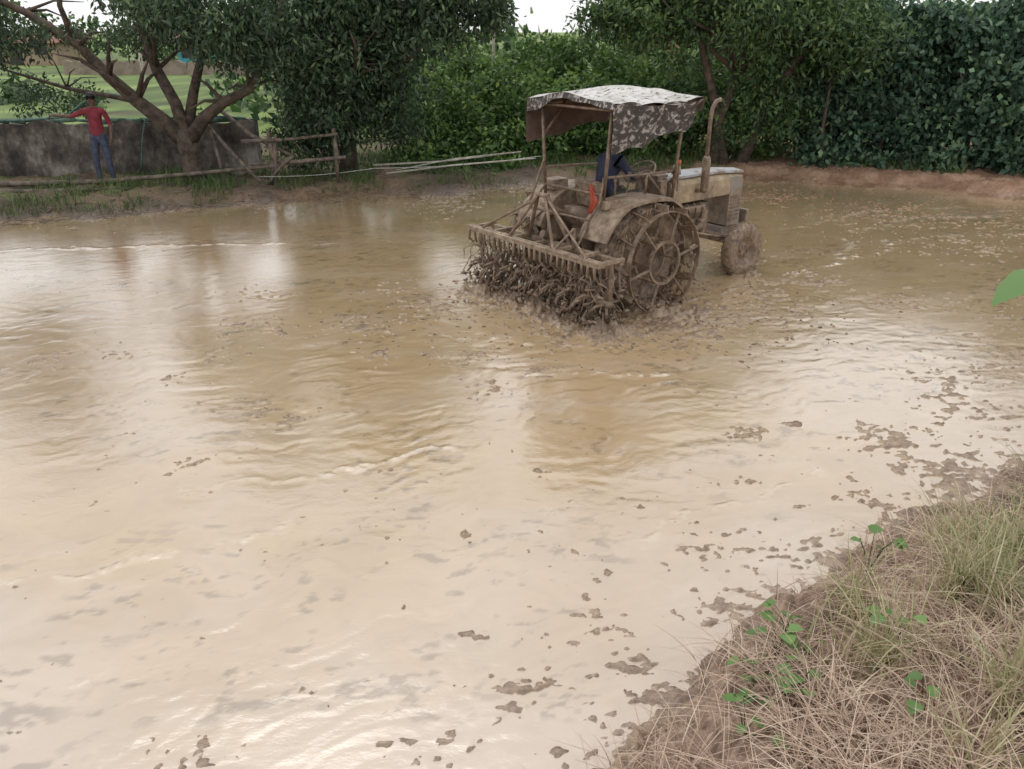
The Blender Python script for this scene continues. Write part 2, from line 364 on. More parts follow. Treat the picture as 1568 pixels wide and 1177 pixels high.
V,F,r=crown([(-1.6,19.2,.9,1.8,1.0,1.3,1),(.7,20,.9,2.2,1.2,1.35,1),(3,20.3,1.2,2.2,1.2,1.7,1),(-.8,21,1.7,1.8,1.2,1.2,1),(2.2,22,1.6,3,1.2,1.3,1),(-1.1,18.3,.4,1.4,.7,.6,.7),(5.5,20,1.2,2,1,1.6,.8),(.8,23,2.2,1.3,1,.75,1.2)],48000,.3,.14,.075,.3,excl=[(.15,1.3,2.95,9)],down=.2)
np_mesh('creeper_thicket',V,F,m_leaf_bright,fattr=r)

t=empty('leaning_tree'); mb=MB()
for x0,pts in ((0,[(4.6,19,0),(4.7,19,1.2),(5.0,19,2.2),(5.4,18.8,3.6),(5.8,18.8,5)]),(1,[(4.9,19,0),(4.6,19,1.3),(4.2,18.8,2.4),(3.7,18.6,3.8)]),(2,[(5.2,19,0),(5.6,18.9,1.2),(6.1,18.6,2.4),(6.9,18.4,3.6)])):
    mb.tube(pts,[.15,.11,.09,.06,.03][:len(pts)],9,wob=.07)
branches(mb,(5,19,2.1),.06,[(3,18,3.6),(6.5,18,4),(5,17.8,3.6),(4,19,5)])
mb.obj('trunk_and_limbs',m_bark,t,True)
V,F,r=crown([(3.4,18.8,3.5,1.6,1.3,.9,1),(5.5,18.3,3.3,1.7,1.3,.8,1.1),(4.6,19,5.4,2.3,1.6,1.3,.5),(7.0,18.4,2.8,1.1,1.1,.9,1),(2.4,19.5,4.4,1,1.2,1.3,.5),(5.6,18.9,1.7,1.6,.6,1.1,.7),(4.2,19.4,1.5,1.2,.6,1.0,.5),(2.0,18.8,3.2,.7,.8,.4,.7)],38000,.32,.155,.058,.2,excl=[(-.5,1.3,2.3,9)],down=.9)
np_mesh('leaves',V,F,m_leaf_mid,t,fattr=r)

t=empty('broadleaf_bush'); mb=MB()
for i in range(14):
    x=random.uniform(6.8,12.5); y=18.4-.35*max(0,x-9)+random.uniform(0,1)
    mb.tube([(x,y,-.1),(x+random.uniform(-.3,.3),y,1),(x+random.uniform(-.6,.6),y-.3,2.2)],[.06,.045,.02],6)
mb.obj('stems',m_bark,t,True)
V,F,r=crown([(7.3,19.2,1.3,1.2,.8,1.3,1),(9,18.9,1.5,1.5,.9,1.4,1.1),(10.8,18.1,1.6,1.6,1.0,1.5,1.2),(12.8,17.5,1.7,1.7,1.1,1.7,1),(8.7,19.2,2.7,1.6,1,.9,.9),(7.4,19.3,2.8,1.2,1,1.0,.9),(10.9,18.6,3.1,1.1,1.2,1.0,.9),
  (13,18.2,4,1.8,1.2,1.6,.5),(9.5,18.1,.45,1.6,.4,.5,.6),(11.6,17.3,.45,1.4,.4,.5,.6),(7.6,18.6,.4,1.2,.4,.45,.5),(9.4,18.6,3.1,.9,.8,.55,1.0)],60000,.30,.16,.10,.35,excl=[(8.7,10.4,3.6,9)],down=.7)
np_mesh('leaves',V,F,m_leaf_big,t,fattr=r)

ells=[]
for x in np.arange(-60,70,3.4):
    for y in (34,44):
        hh=random.uniform(2.6,3.8); y2=y-6; x2=x
        if abs(x/y-.04)<.09: hh=random.uniform(1.45,1.65)
        elif .38<x/y<.66: hh=random.uniform(1.9,2.3)
        elif x/y<-.22: 
            if y==34: continue
            y2=66; x2=x*1.5; hh=random.uniform(2.8,3.8)
        ells.append((x2+random.uniform(-1,1),y2+random.uniform(-2,2),hh*.8,3.0,2,hh,1))
for x in (-19,-24,-10.5,-16): ells.append((x,random.uniform(30,38),.5,1.3,1,.7,1.7))
V,F,r=crown(ells,52000,.7,.42,.28,.4,down=.3)
np_mesh('distant_trees',V,F,m_leaf_mid,fattr=r)

def blades(P,L,W,lean,rnd,seg=4):
    n=len(P); az=rng.uniform(0,2*np.pi,n); d=np.stack([np.cos(az),np.sin(az),0*az],1); w=np.stack([-np.sin(az),np.cos(az),0*az],1)
    rot=rng.uniform(-1,1,n)[:,None]; w=unit(w+d*rot)
    V=[]
    for i in range(seg+1):
        f=i/seg; c=P+d*(L*lean*f**1.7)[:,None]+np.array([0,0,1.])*(L*(f-.55*np.minimum(lean,1.3)*f**2.3))[:,None]
        ww=(W*(1-f)**.7*.5+.0006)[:,None]*w
        V+= [c-ww,c+ww]
    V=np.stack(V,1); b=np.arange(n)[:,None]*(2*(seg+1)); Fs=[]
    for i in range(seg): Fs.append(np.stack([b[:,0]+2*i,b[:,0]+2*i+1,b[:,0]+2*i+3,b[:,0]+2*i+2],1))
    return V.reshape(-1,3),np.stack(Fs,1).reshape(-1,4),np.repeat(rnd,seg)
def bank_pts(n,xr,yr,dmin,dens=None):
    x=rng.uniform(*xr,n); y=rng.uniform(*yr,n); z,d1,d2,_=height(x,y)
    k=d2>dmin
    if dens is not None: k&=dens(x,y,d2)
    return np.stack([x[k],y[k],z[k]-.01],1),d2[k]
P,d=bank_pts(66000,(.2,5.5),(1.0,6.2),.02,lambda x,y,d:(rng.random(len(x))<np.clip(.06+d*2.4,0.03,1)*(.12+.88*sst(.40,.6,fbm(x*3.2,y*3.2,120,3)))))
n=len(P); V,F,r=blades(P,rng.uniform(.07,.32,n)*(.7+.5*np.clip(d,0,1)),rng.uniform(.003,.0075,n),rng.uniform(.4,1.9,n),np.clip(rng.normal(.5,.27,n),0,1))
np_mesh('dry_grass',V,F,m_dry,fattr=r)
Pl=[]; Gr=[]
for i in range(30):
    tx=random.uniform(1.5,4.2); ty=float(np.interp(tx,YN_X,YN_Y))-random.uniform(.5,1.8)
    if ty<1.3: continue
    k=int(rng.uniform(40,130)); s=rng.uniform(.03,.10)
    x=tx+rng.normal(0,s,k); y=ty+rng.normal(0,s,k); Pl.append(np.stack([x,y,H(x,y)-.01],1)); Gr.append(np.full(k,rng.uniform(.35,.85)))
P=np.concatenate(Pl); n=len(P); Gr=np.concatenate(Gr)
V,F,r=blades(P,rng.uniform(.2,.55,n),rng.uniform(.005,.011,n),rng.uniform(.1,.9,n),np.clip(rng.normal(0,.2,n)+Gr,0,1),5)
np_mesh('grass_tuft',V,F,m_grassg,fattr=r)
x=rng.uniform(-9,9.5,24000); y=np.interp(x,YF_X,YF_Y)+rng.uniform(.1,4.5,24000)**1.0
z,d1,_,_=height(x,y); k=(d1>.15)&(fbm(x*1.6,y*1.6,130,3)+.05*d1>.52)&~((x>4.8)&(d1<1.2)); P=np.stack([x,y,z],1)[k]; n=len(P)
V,F,r=blades(P,rng.uniform(.1,.4,n),rng.uniform(.008,.018,n),rng.uniform(.2,1.1,n),np.clip(rng.normal(.5,.25,n),0,1),3)
np_mesh('bank_grass',V,F,m_grassb,fattr=r)
def leaf_geo(Vs,Fs,rs,tip,d,s,rn):
    w=d.cross(Vector((0,0,1))).normalized(); up=w.cross(d)
    prof=[(0,.0),(.12,.34),(.4,.48),(.75,.3),(1,0)]; o=len(Vs)
    for f,wd in prof:
        c=tip+d*s*f-up*s*.18*f*f
        for q in (-1,0,1): Vs.append(c+w*s*wd*q+up*abs(q)*s*wd*.25)
    for a_ in range(4):
        for b_ in range(2): Fs.append((o+a_*3+b_,o+a_*3+b_+1,o+a_*3+b_+4,o+a_*3+b_+3)); rs.append(rn)
def weed(name,base,n,h,ls):
    e=empty(name,base); mb=MB(); Vs=[];Fs=[];rs=[]
    for i in range(n):
        az=random.uniform(0,6.28); rad=random.uniform(.02,.13); hh=random.uniform(.4,1)*h
        tip=Vector((math.cos(az)*rad,math.sin(az)*rad,hh)); mb.tube([(0,0,-.02),tip*.5+Vector((0,0,hh*.2)),tip],[.003,.0025,.0015],5)
        leaf_geo(Vs,Fs,rs,tip,Vector((math.cos(az),math.sin(az),random.uniform(-.6,.5))).normalized(),ls*random.uniform(.6,1.2),random.uniform(.2,.8))
    mb.obj('stems',m_weed,e); np_mesh('leaves',[tuple(v) for v in Vs],Fs,m_weed,e,smooth=True,fattr=rs)
for (wx1,wy1,n_,h_,l_) in [(1.28,3.02,9,.17,.085),(1.42,3.22,7,.15,.075),(1.08,2.72,8,.15,.08),(1.28,2.72,8,.18,.08),(2.0,3.72,6,.28,.075),(1.75,2.9,5,.30,.07),(.95,2.42,5,.14,.065),(1.6,2.35,4,.28,.06),(1.15,2.9,6,.12,.07)]:
    weed('broadleaf_weed',(wx1,wy1,float(H(wx1,wy1)[0])),n_,h_,l_)
zt=float(H(1.5,1.0)[0]); e=empty('tall_weed',(1.5,1.0,zt)); mb=MB(); Vs=[];Fs=[];rs=[]
st=[Vector((0,0,-.05)),Vector((-.05,.02,.7)),Vector((-.22,.04,1.4)),Vector((-.52,.06,2.56-zt)),Vector((-.75,.08,2.69-zt))]; mb.tube(st,[.009,.008,.006,.004,.002],6)
for i in range(11):
    f=i/10*3; a_=int(min(2,f)); q=st[a_+1].lerp(st[min(4,a_+2)],f-a_ if f<3 else 1)
    leaf_geo(Vs,Fs,rs,q,Vector((random.uniform(.1,1),random.uniform(-1,1),random.uniform(-.6,.2))).normalized(),.11,random.uniform(.4,.8))
leaf_geo(Vs,Fs,rs,st[4],Vector((-1,.1,-.45)).normalized(),.085,.5)
mb.obj('stem',m_weed,e); np_mesh('leaves',[tuple(v) for v in Vs],Fs,m_weed,e,smooth=True,fattr=rs)

# ---------------------------------------------------------------- wall, fence, logs, house
mwall,nt,p=newmat('stained_plaster')
n=noise(nt,.9,6,.7); r=ramp(nt,[(.38,(.06,.052,.047)),(.5,(.18,.155,.135)),(.62,(.44,.405,.37))]); nt.links.new(n,r.inputs[0])
n2=noise(nt,4,5,.7,sc=((2,2,.6),0)); r2=ramp(nt,[(.35,(.5,.47,.45)),(.6,(1,1,1))]); nt.links.new(n2,r2.inputs[0])
nt.links.new(mix(nt,1.,r.outputs[0],r2.outputs[0],'MULTIPLY'),p.inputs['Base Color']); p.inputs['Roughness'].default_value=.9
nt.links.new(bump(nt,n2,.6,.03),p.inputs['Normal'])
def bumpy_wall(name,x0,x1,y,z1,th,mat,parent=None,y2=None):
    nx=max(4,int((x1-x0)/.15)); nz=8; vs=[];fs=[]
    y2=y if y2 is None else y2
    for s in (0,1):
        for i in range(nx+1):
            for j in range(nz+1):
                f=i/nx; x=x0+(x1-x0)*f; top=z1+.05*math.sin(x*3.1)+.04*math.sin(x*7.7)
                vs.append((x,y+(y2-y)*f+s*th+(random.uniform(-.012,.012)),-.1+(top+.1)*j/nz))
    k=nz+1; o=(nx+1)*k
    for i in range(nx):
        for j in range(nz):
            fs.append((i*k+j,(i+1)*k+j,(i+1)*k+j+1,i*k+j+1)); fs.append((o+i*k+j,o+i*k+j+1,o+(i+1)*k+j+1,o+(i+1)*k+j))
        fs.append((i*k+nz,(i+1)*k+nz,o+(i+1)*k+nz,o+i*k+nz))
    for i in (0,nx):
        for j in range(nz): fs.append((i*k+j,i*k+j+1,o+i*k+j+1,o+i*k+j))
    m=MB(); m.v=vs; m.f=fs; return m.obj(name,mat,parent,False)
wall=empty('old_masonry_wall')
bumpy_wall('wall_face',-14,-5.3,16.95,1.25,.22,mwall,wall,17.3)
m_moss=simple('moss',(.05,.09,.07),(.15,.25,.19),6,.9)
mb=MB()
for i in range(26):
    x=-14+i*.335; mb.tube([(x,17.05+.35*(x+14)/8.7,1.3+random.uniform(-.02,.03)),(x+.36,17.05+.35*(x+14)/8.7,1.3+random.uniform(-.02,.03))],[random.uniform(.03,.06)]*2,6,wob=.3)
mb.obj('mossy_coping',m_moss,wall,True)
m_wood=simple('weathered_wood',(.08,.062,.05),(.23,.185,.145),8,.85,.6,.01)
m_pale=simple('pale_bamboo',(.33,.3,.25),(.55,.51,.44),8,.6,.3,.005)
m_hose=simple('faded_green_hose',(.05,.12,.11),(.12,.24,.21),8,.5)
mb=MB(); mb.tube([(-13,15.6,.3),(-10,15.75,.28),(-8,15.9,.3),(-6.4,16.0,.42),(-4.6,16.3,.55)],[.05,.05,.045,.04,.03],8,wob=.05)
mb.tube([(-12.4,15.3,.2),(-9,15.35,.22),(-7.2,15.6,.22)],[.04,.04,.03],8,wob=.05); mb.obj('fallen_log',m_wood,None,True)
mb=MB()
def arc(a,b,h,n=10): a=Vector(a);b=Vector(b); return [a.lerp(b,i/n)+Vector((0,0,h*math.sin(math.pi*i/n))) for i in range(n+1)]
mb.tube(arc((-8.9,16.85,1.42),(-7.0,16.8,1.38),.45),.022,6); mb.tube(arc((-11.5,16.85,1.38),(-8.9,16.85,1.42),-.06),.022,6); mb.tube(arc((-7.0,16.8,1.38),(-5.4,17.1,1.36),.05),.022,6); mb.tube(arc((-7.6,16.85,.4),(-7.3,16.8,1.4),.1),.016,6)
mb.obj('garden_hose',m_hose,None,True)
mb=MB()
for q in [[(-5.3,16.3,1.0),(-4.4,16.2,1.06),(-3.4,16.3,1.15)],[(-5.2,16.4,.55),(-4.3,16.3,.62),(-3.3,16.4,.7)],[(-4.8,16.3,.1),(-4.75,16.3,1.2)],[(-4.6,16.3,.1),(-4.62,16.3,1.12)],[(-3.5,16.4,.2),(-3.5,16.4,1.25)],
   [(-6.2,16.7,1.5),(-5.6,16.3,.9),(-4.9,15.9,.3)],[(-5.9,16.9,1.6),(-5.2,16.6,1.1),(-4.3,16.4,.7)],[(-5.7,16.2,.15),(-6,16.6,1.2)],[(-4.9,16.2,.1),(-4.3,16.3,.75)]]:
    q=[q[0],tuple((Vector(q[0])+Vector(q[-1]))/2+Vector((random.uniform(-.08,.08),0,random.uniform(-.06,.06)))),q[-1]] if len(q)==2 else q
    mb.tube(q,[random.uniform(.02,.05) for _ in q],7,wob=.2)
mb.obj('rustic_pole_fence',m_wood,None,True)
mb=MB(); mb.tube([(-2.9,17.2,.42),(-1.5,17.5,.45),(.2,17.9,.6)],[.022,.02,.014],7); mb.tube([(-2.6,16.9,.3),(-1.2,17.2,.42),(.5,17.5,.52)],[.02,.02,.013],7)
mb.tube([(-2.4,17.0,.35),(-1.2,17.6,.5),(0,17.8,.6)],[.012,.012,.01],7); mb.obj('bamboo_pole',m_pale,None,True)
mb=MB(); mb.tube(arc((-5.0,16.0,.38),(-2.8,16.8,.42),-.05)+arc((-2.7,16.8,.42),(.6,17.6,.55),-.06),.007,6); mb.obj('white_rope',simple('white_rope',(.4,.4,.37),(.6,.6,.57),20,.7),None,True)
mb=MB()
for i in range(230):
    x=random.uniform(-9.5,.5); y=float(np.interp(x,YF_X,YF_Y))+random.uniform(-.5,1.8); z=max(0.01,float(H(x,y)[0]))+.02; a_=random.uniform(0,6.28); l=random.uniform(.1,.5)
    mb.tube([(x,y,z),(x+math.cos(a_)*l*.5,y+math.sin(a_)*l*.5,z+random.uniform(0,.06)),(x+math.cos(a_)*l,y+math.sin(a_)*l,z)],[.01,.009,.004],5)
mb.obj('twig_litter',m_wood,None)
m_comp=simple('weathered_compound_plaster',(.20,.16,.13),(.34,.27,.22),1.2,.9)
bumpy_wall('compound_wall',-26,-13.2,50,1.35,.25,m_comp)
def house(name,x,y,w,dp,h,wallc,roofc):
    e=empty(name,(x,y,.4)); mw_=simple(name+'_wall',tuple(c*.75 for c in wallc),wallc,2,.85); mr_=simple(name+'_roof',tuple(c*.6 for c in roofc),roofc,3,.85)
    MB().box((0,0,h/2),(w,dp,h)).obj('walls',mw_,e)
    m=MB(); o=.4; vs=[(-w/2-o,-dp/2-o,h-.1),(w/2+o,-dp/2-o,h-.1),(w/2+o,dp/2+o,h-.1),(-w/2-o,dp/2+o,h-.1),(-w/2-o,0,h+.6),(w/2+o,0,h+.6)]
    m.add(vs,[(0,1,5,4),(2,3,4,5),(0,4,3),(1,2,5),(3,2,1,0)]); m.obj('roof',mr_,e)
    dk=simple(name+'_opening',(.02,.02,.02),(.05,.045,.04),3,.6); m=MB(); m.box((-.3,-dp/2-.02,.95),(.9,.06,1.9)); m.box((w*.3,-dp/2-.02,1.5),(.9,.06,.9)); m.box((-w*.33,-dp/2-.02,1.5),(.8,.06,.9)); m.obj('door_and_windows',dk,e)
house('village_house',-18.7,55,3.8,3,2.1,(.08,.36,.40),(.22,.13,.09))
house('village_house',-34,62,5,4,1.9,(.4,.3,.22),(.28,.13,.09))
house('village_house',8.3,40,6,4,2.9,(.45,.22,.14),(.3,.14,.09))
mb=MB(); mb.tube([(-18,42,.3),(-18,42,2.0)],[.09,.08],8); mb.obj('concrete_post',m_pale,None)
mb=MB(); mb.tube([(-.55,24,.2),(-.5,24,3.0)],[.05,.04],8); mb.obj('utility_post',m_pale,None)

# ---------------------------------------------------------------- people
def person(name,J,E,radii,regions,mats,loc,rz,parent=None,head=None,face=(0,-1,0)):
    e=empty(name,loc,rz)
    if parent: e.parent=parent
    names=list(J); me=bpy.data.meshes.new('b'); me.from_pydata([J[k] for k in names],[(names.index(a),names.index(b)) for a,b in E],[])
    ob=bpy.data.objects.new('tmp',me); scene.collection.objects.link(ob)
    ob.modifiers.new('s','SKIN'); 
    for i,k in enumerate(names):
        r=radii[k]; me.skin_vertices[0].data[i].radius=r if hasattr(r,'__len__') else (r,r)
        me.skin_vertices[0].data[i].use_root=(k=='pelvis')
    s=ob.modifiers.new('u','SUBSURF'); s.levels=2; s.render_levels=2
    dg=bpy.context.evaluated_depsgraph_get(); m2=bpy.data.meshes.new_from_object(ob.evaluated_get(dg))
    bpy.data.objects.remove(ob)
    for m in mats: m2.materials.append(m)
    segs=[(Vector(J[a]),Vector(J[b]),regions.get((a,b),regions.get(b,0))) for a,b in E]
    for p in m2.polygons:
        p.use_smooth=True; c=p.center; best=9
        for a,b,rg in segs:
            ab=b-a; t_=max(0,min(1,(c-a).dot(ab)/max(ab.length_squared,1e-9))); d=(c-a-ab*t_).length
            if d<best: best=d; p.material_index=rg
    o=bpy.data.objects.new('body',m2); scene.collection.objects.link(o); o.parent=e
    hc=Vector(head); fd=Vector(face).normalized(); sd=fd.cross(Vector((0,0,1))).normalized(); skin=mats[0]
    m=MB(); b=hc+fd*.085
    m.add([b+Vector((0,0,.03)),b+sd*.016+Vector((0,0,-.02)),b-sd*.016+Vector((0,0,-.02)),b+fd*.028+Vector((0,0,-.018)),b+Vector((0,0,-.03))],[(0,1,3),(0,3,2),(3,1,4),(3,4,2)])
    for s_ in (-1,1): m.tube([hc+sd*s_*.075+Vector((0,0,.02)),hc+sd*s_*.092-fd*.01,hc+sd*s_*.075+Vector((0,0,-.03))],[.01,.016,.008],7)
    m.obj('nose_and_ears',skin,e,True)
    m=MB()
    for s_ in (-1,1): m.tube([hc+fd*.078+sd*(s_*.032-.012)+Vector((0,0,.022)),hc+fd*.083+sd*(s_*.032)+Vector((0,0,.024)),hc+fd*.078+sd*(s_*.032+.012)+Vector((0,0,.022))],[.003,.008,.003],6)
    m.tube([hc+fd*.074-sd*.024+Vector((0,0,-.05)),hc+fd*.084+Vector((0,0,-.048)),hc+fd*.074+sd*.024+Vector((0,0,-.05))],[.003,.006,.003],6)
    m.obj('eyes_and_mouth',mats[3],e,True)
    m=MB(); vs=[];fs=[]; nu,nv=14,7
    for j in range(nv+1):
        ph=math.pi*.56*j/nv
        for i in range(nu):
            a_=2*math.pi*i/nu; dr=sd*math.cos(a_)+fd*math.sin(a_); lim=ph*(.72 if math.sin(a_)>.3 else 1.1)
            vs.append(hc+Vector((0,0,.02))-fd*.008+dr*math.sin(lim)*.095+Vector((0,0,.105*math.cos(lim)))+Vector((random.uniform(-1,1),random.uniform(-1,1),random.uniform(-1,1)))*.003)
    for j in range(nv):
        for i in range(nu): fs.append((j*nu+i,j*nu+(i+1)%nu,(j+1)*nu+(i+1)%nu,(j+1)*nu+i))
    m.add(vs,fs); m.obj('hair',mats[3],e,True)
    return e
def add_hand(J,E,rad,pre,wrist,dirv,side,palmn,curl=.5):
    w=Vector(wrist); d=Vector(dirv).normalized(); s=Vector(side).normalized(); n=Vector(palmn).normalized()
    J[pre+'palm']=tuple(w+d*.06); rad[pre+'palm']=(.026,.036); E.append((pre+'wrist',pre+'palm'))
    for i,(o,l) in enumerate(((-.026,.07),(-.009,.08),(.009,.075),(.026,.06))):
        a=w+d*.095+s*o; b=a+(d*(1-curl*.3)+n*curl).normalized()*l*.5; c=b+(d*(1-curl)+n*curl*1.6).normalized()*l*.5
        for k,q in zip('abc',(a,b,c)): J[f'{pre}f{i}{k}']=tuple(q); rad[f'{pre}f{i}{k}']=.0085
        E+= [(pre+'palm',f'{pre}f{i}a'),(f'{pre}f{i}a',f'{pre}f{i}b'),(f'{pre}f{i}b',f'{pre}f{i}c')]
    a=w+d*.035-s*.035; b=a+(d-s*.8+n*.4).normalized()*.035; 
    J[pre+'ta']=tuple(a);J[pre+'tb']=tuple(b); rad[pre+'ta']=.011; rad[pre+'tb']=.009; E+=[(pre+'palm',pre+'ta'),(pre+'ta',pre+'tb')]
skin=simple('skin',(.11,.06,.04),(.16,.09,.06),8,.55,.1,.002); hair=simple('hair',(.008,.007,.006),(.02,.017,.015),30,.5)
red=simple('red_cotton',(.17,.02,.03),(.27,.04,.055),9,.85); jeans=simple('blue_denim',(.04,.048,.08),(.08,.095,.14),14,.9)
navy=simple('dark_shirt',(.02,.025,.05),(.045,.05,.09),10,.85); trous=simple('dark_trousers',(.05,.045,.04),(.1,.085,.07),10,.85)
J={'pelvis':(0,0,.93),'waist':(0,0,1.06),'chest':(0,0,1.3),'uchest':(0,0,1.40),'neck':(0,0,1.47),'head1':(0,-.012,1.545),'head2':(0,-.015,1.63),
 'Lsh':(-.175,0,1.395),'Lel':(-.42,-.03,1.30),'Lwrist':(-.65,-.08,1.33),'Rsh':(.175,0,1.395),'Rel':(.26,.02,1.13),'Rwrist':(.27,-.12,.92),
 'Lhip':(-.09,0,.86),'Lkn':(-.115,-.03,.48),'Lan':(-.125,.02,.09),'Lto':(-.15,-.14,.035),'Rhip':(.09,0,.86),'Rkn':(.12,-.04,.48),'Ran':(.14,.0,.09),'Rto':(.17,-.16,.035)}
rad={'pelvis':(.15,.11),'waist':(.135,.10),'chest':(.165,.115),'uchest':(.13,.09),'neck':.052,'head1':(.07,.078),'head2':(.078,.092),'Lsh':.062,'Lel':.043,'Lwrist':.027,'Rsh':.062,'Rel':.043,'Rwrist':.027,
 'Lhip':.095,'Lkn':.066,'Lan':.046,'Lto':.035,'Rhip':.095,'Rkn':.066,'Ran':.046,'Rto':.035}
BE=[('pelvis','waist'),('waist','chest'),('chest','uchest'),('uchest','neck'),('neck','head1'),('head1','head2'),('uchest','Lsh'),('Lsh','Lel'),('Lel','Lwrist'),('uchest','Rsh'),('Rsh','Rel'),('Rel','Rwrist'),
 ('pelvis','Lhip'),('Lhip','Lkn'),('Lkn','Lan'),('Lan','Lto'),('pelvis','Rhip'),('Rhip','Rkn'),('Rkn','Ran'),('Ran','Rto')]
REG={'waist':1,'chest':1,'uchest':1,'neck':1,'Lsh':1,'Rsh':1,'Lel':1,'Rel':1,'Lhip':2,'Rhip':2,'Lkn':2,'Rkn':2,'Lan':2,'Ran':2,'head1':0,'head2':0}
J1=dict(J); r1=dict(rad); E1=list(BE)
add_hand(J1,E1,r1,'L',J1['Lwrist'],(-1,-.1,0),(0,-1,0),(0,0,-1),.6); add_hand(J1,E1,r1,'R',J1['Rwrist'],(0,-.3,-1),(0,1,0),(-1,0,0),.5)
mx,my=-8.0,16.15
person('man',J1,E1,r1,REG,[skin,red,jeans,hair],(mx,my,float(H(mx,my)[0])-.01),R(8),head=(0,-.015,1.615))

# ---------------------------------------------------------------- tractor
TX,TY,TA=1.11,9.80,R(38)
tr=empty('tractor',(TX,TY,0),TA)
m_rub=muddy('muddy_rubber',(.06,.05,.042),.62,.6); m_steel=muddy('muddy_steel',(.15,.098,.068),.52,.5,.3); m_iron=muddy('muddy_iron',(.06,.048,.04),.57,.5)
m_hood=muddy('muddy_cream_paint',(.50,.40,.25),.55,.35,0,3,.12); m_blue=muddy('muddy_white_blue_paint',(.50,.53,.57),.47,.3,0,4,.08); m_fend=muddy('muddy_fender_paint',(.42,.33,.235),.55,.4,0,5,.10)
m_mudc=simple('caked_mud',(.15,.105,.075),(.33,.24,.17),6,.34,.8,.02); m_grey=muddy('muddy_grey_grille',(.27,.25,.23),.54,.4,0,4,.1)
def tyre(name,x,y,z,r,w,rim,lug,nl,parent):
    e=empty(name); e.parent=parent; h=w/2
    pr=[(rim,-h*.75),(rim+.03,-h*.95),(r*.88,-h),(r*.965,-h*.8),(r,-h*.4),(r,h*.4),(r*.965,h*.8),(r*.88,h),(rim+.03,h*.95),(rim,h*.75)]
    MB().lathe_y((x,y,z),pr,40).obj('tyre_carcass',m_rub,e,True)
    m=MB()
    for i in range(nl):
        for s in (-1,1):
            a=2*math.pi*(i+(.5 if s>0 else 0))/nl; c=(x+math.cos(a)*(r+lug*.3),y+s*h*.45,z+math.sin(a)*(r+lug*.3))
            Mx=Matrix.Rotation(-a,3,'Y')@Matrix.Rotation(s*R(40),3,'X'); vs=[]
            for zz in (-1,1):
                for xx,yy in ((-1,-1),(1,-1),(1,1),(-1,1)): vs.append(Vector(c)+Mx@Vector((xx*lug*.8,yy*h*.62,zz*lug*.6)))
            m.add(vs,[(3,2,1,0),(4,5,6,7),(0,1,5,4),(1,2,6,5),(2,3,7,6),(3,0,4,7)])
    m.obj('tread_lugs',m_rub,e)
    pr=[(rim+.012,-h*.8),(rim-.02,-h*.72),(rim-.04,-h*.3),(rim*.55,-h*.15),(rim*.5,-h*.35),(rim*.2,-h*.42),(.001,-h*.42)]
    MB().lathe_y((x,y,z),pr,32).obj('rim_outer',m_steel,e,True)
    MB().lathe_y((x,y,z),[(a_,-b_) for a_,b_ in pr],32).obj('rim_inner',m_steel,e,True)
    m=MB()
    for i in range(6):
        a=math.pi*2*i/6
        for s in (-1,1): m.tube([(x+math.cos(a)*rim*.36,y+s*h*.3,z+math.sin(a)*rim*.36),(x+math.cos(a)*rim*.36,y+s*h*.55,z+math.sin(a)*rim*.36)],.014,6)
    m.obj('wheel_nuts',m_iron,e)
WZ=.56
for s in (-1,1):
    tyre('rear_wheel',0,s*.6,WZ,.63,.30,.36,.03,18,tr)
    tyre('front_wheel',2.05,s*.58,.30,.36,.17,.19,.006,30,tr)
    c=empty('cage_wheel'); c.parent=tr; m=MB()
    for yy in (.80,1.03):
        rr_=.59; m.lathe_y((0,s*yy,WZ),[(rr_-.012,-.028),(rr_,-.028),(rr_,.028),(rr_-.012,.028),(rr_-.012,-.028)],36)
        rr_=.26; m.lathe_y((0,s*yy,WZ),[(rr_-.03,-.015),(rr_,-.015),(rr_,.015),(rr_-.03,.015),(rr_-.03,-.015)],24)
        for i in range(6):
            a=2*math.pi*i/6+.2; m.tube([(math.cos(a)*.25,s*yy,WZ+math.sin(a)*.25),(math.cos(a)*.585,s*yy,WZ+math.sin(a)*.585)],.018,6)
    for i in range(12):
        a=2*math.pi*i/12; 
        cx,cz=math.cos(a)*.615,math.sin(a)*.615
        M1=Matrix.Rotation(-a,3,'Y')@Matrix.Rotation(s*R(12),3,'X')
        for off,sz in (((0,0,0),(.075,.30,.01)),((-.035,0,.03),(.01,.30,.06))):
            vs=[]
            for zz in (-1,1):
                for xx,yy in ((-1,-1),(1,-1),(1,1),(-1,1)):
                    q=Vector((off[0]+xx*sz[0]/2,yy*sz[1]/2,off[2]+zz*sz[2]/2)); vs.append(Vector((cx,s*.915,WZ+cz))+M1@q)
            m.add(vs,[(3,2,1,0),(4,5,6,7),(0,1,5,4),(1,2,6,5),(2,3,7,6),(3,0,4,7)])
    for i in range(6):
        a=2*math.pi*i/6; m.tube([(math.cos(a)*.25,s*.7,WZ+math.sin(a)*.25),(math.cos(a)*.25,s*1.04,WZ+math.sin(a)*.25)],.016,6)
    m.obj('rings_and_lugs',m_steel,c)
MB().box((.35,0,.68),(1.3,.36,.34)).box((0,0,.62),(.42,.62,.36)).box((0,0,.56),(.2,1.15,.16)).box((-.28,0,.82),(.22,.3,.3)).obj('transmission',m_iron,tr,bevel=.03)
MB().box((1.35,0,.70),(.9,.34,.44)).box((1.3,0,.42),(.75,.24,.14)).box((1.35,-.2,.86),(.6,.08,.10)).box((1.25,-.22,.66),(.16,.12,.14)).box((1.6,-.21,.62),(.12,.1,.2)).box((1.35,.21,.8),(.5,.08,.12)).obj('engine_block',m_iron,tr,bevel=.02)
m=MB()
for i in range(5): m.tube([(1.05+i*.13,-.18,.95),(1.05+i*.13,-.26,.86),(1.08+i*.13,-.2,.74)],.015,6)
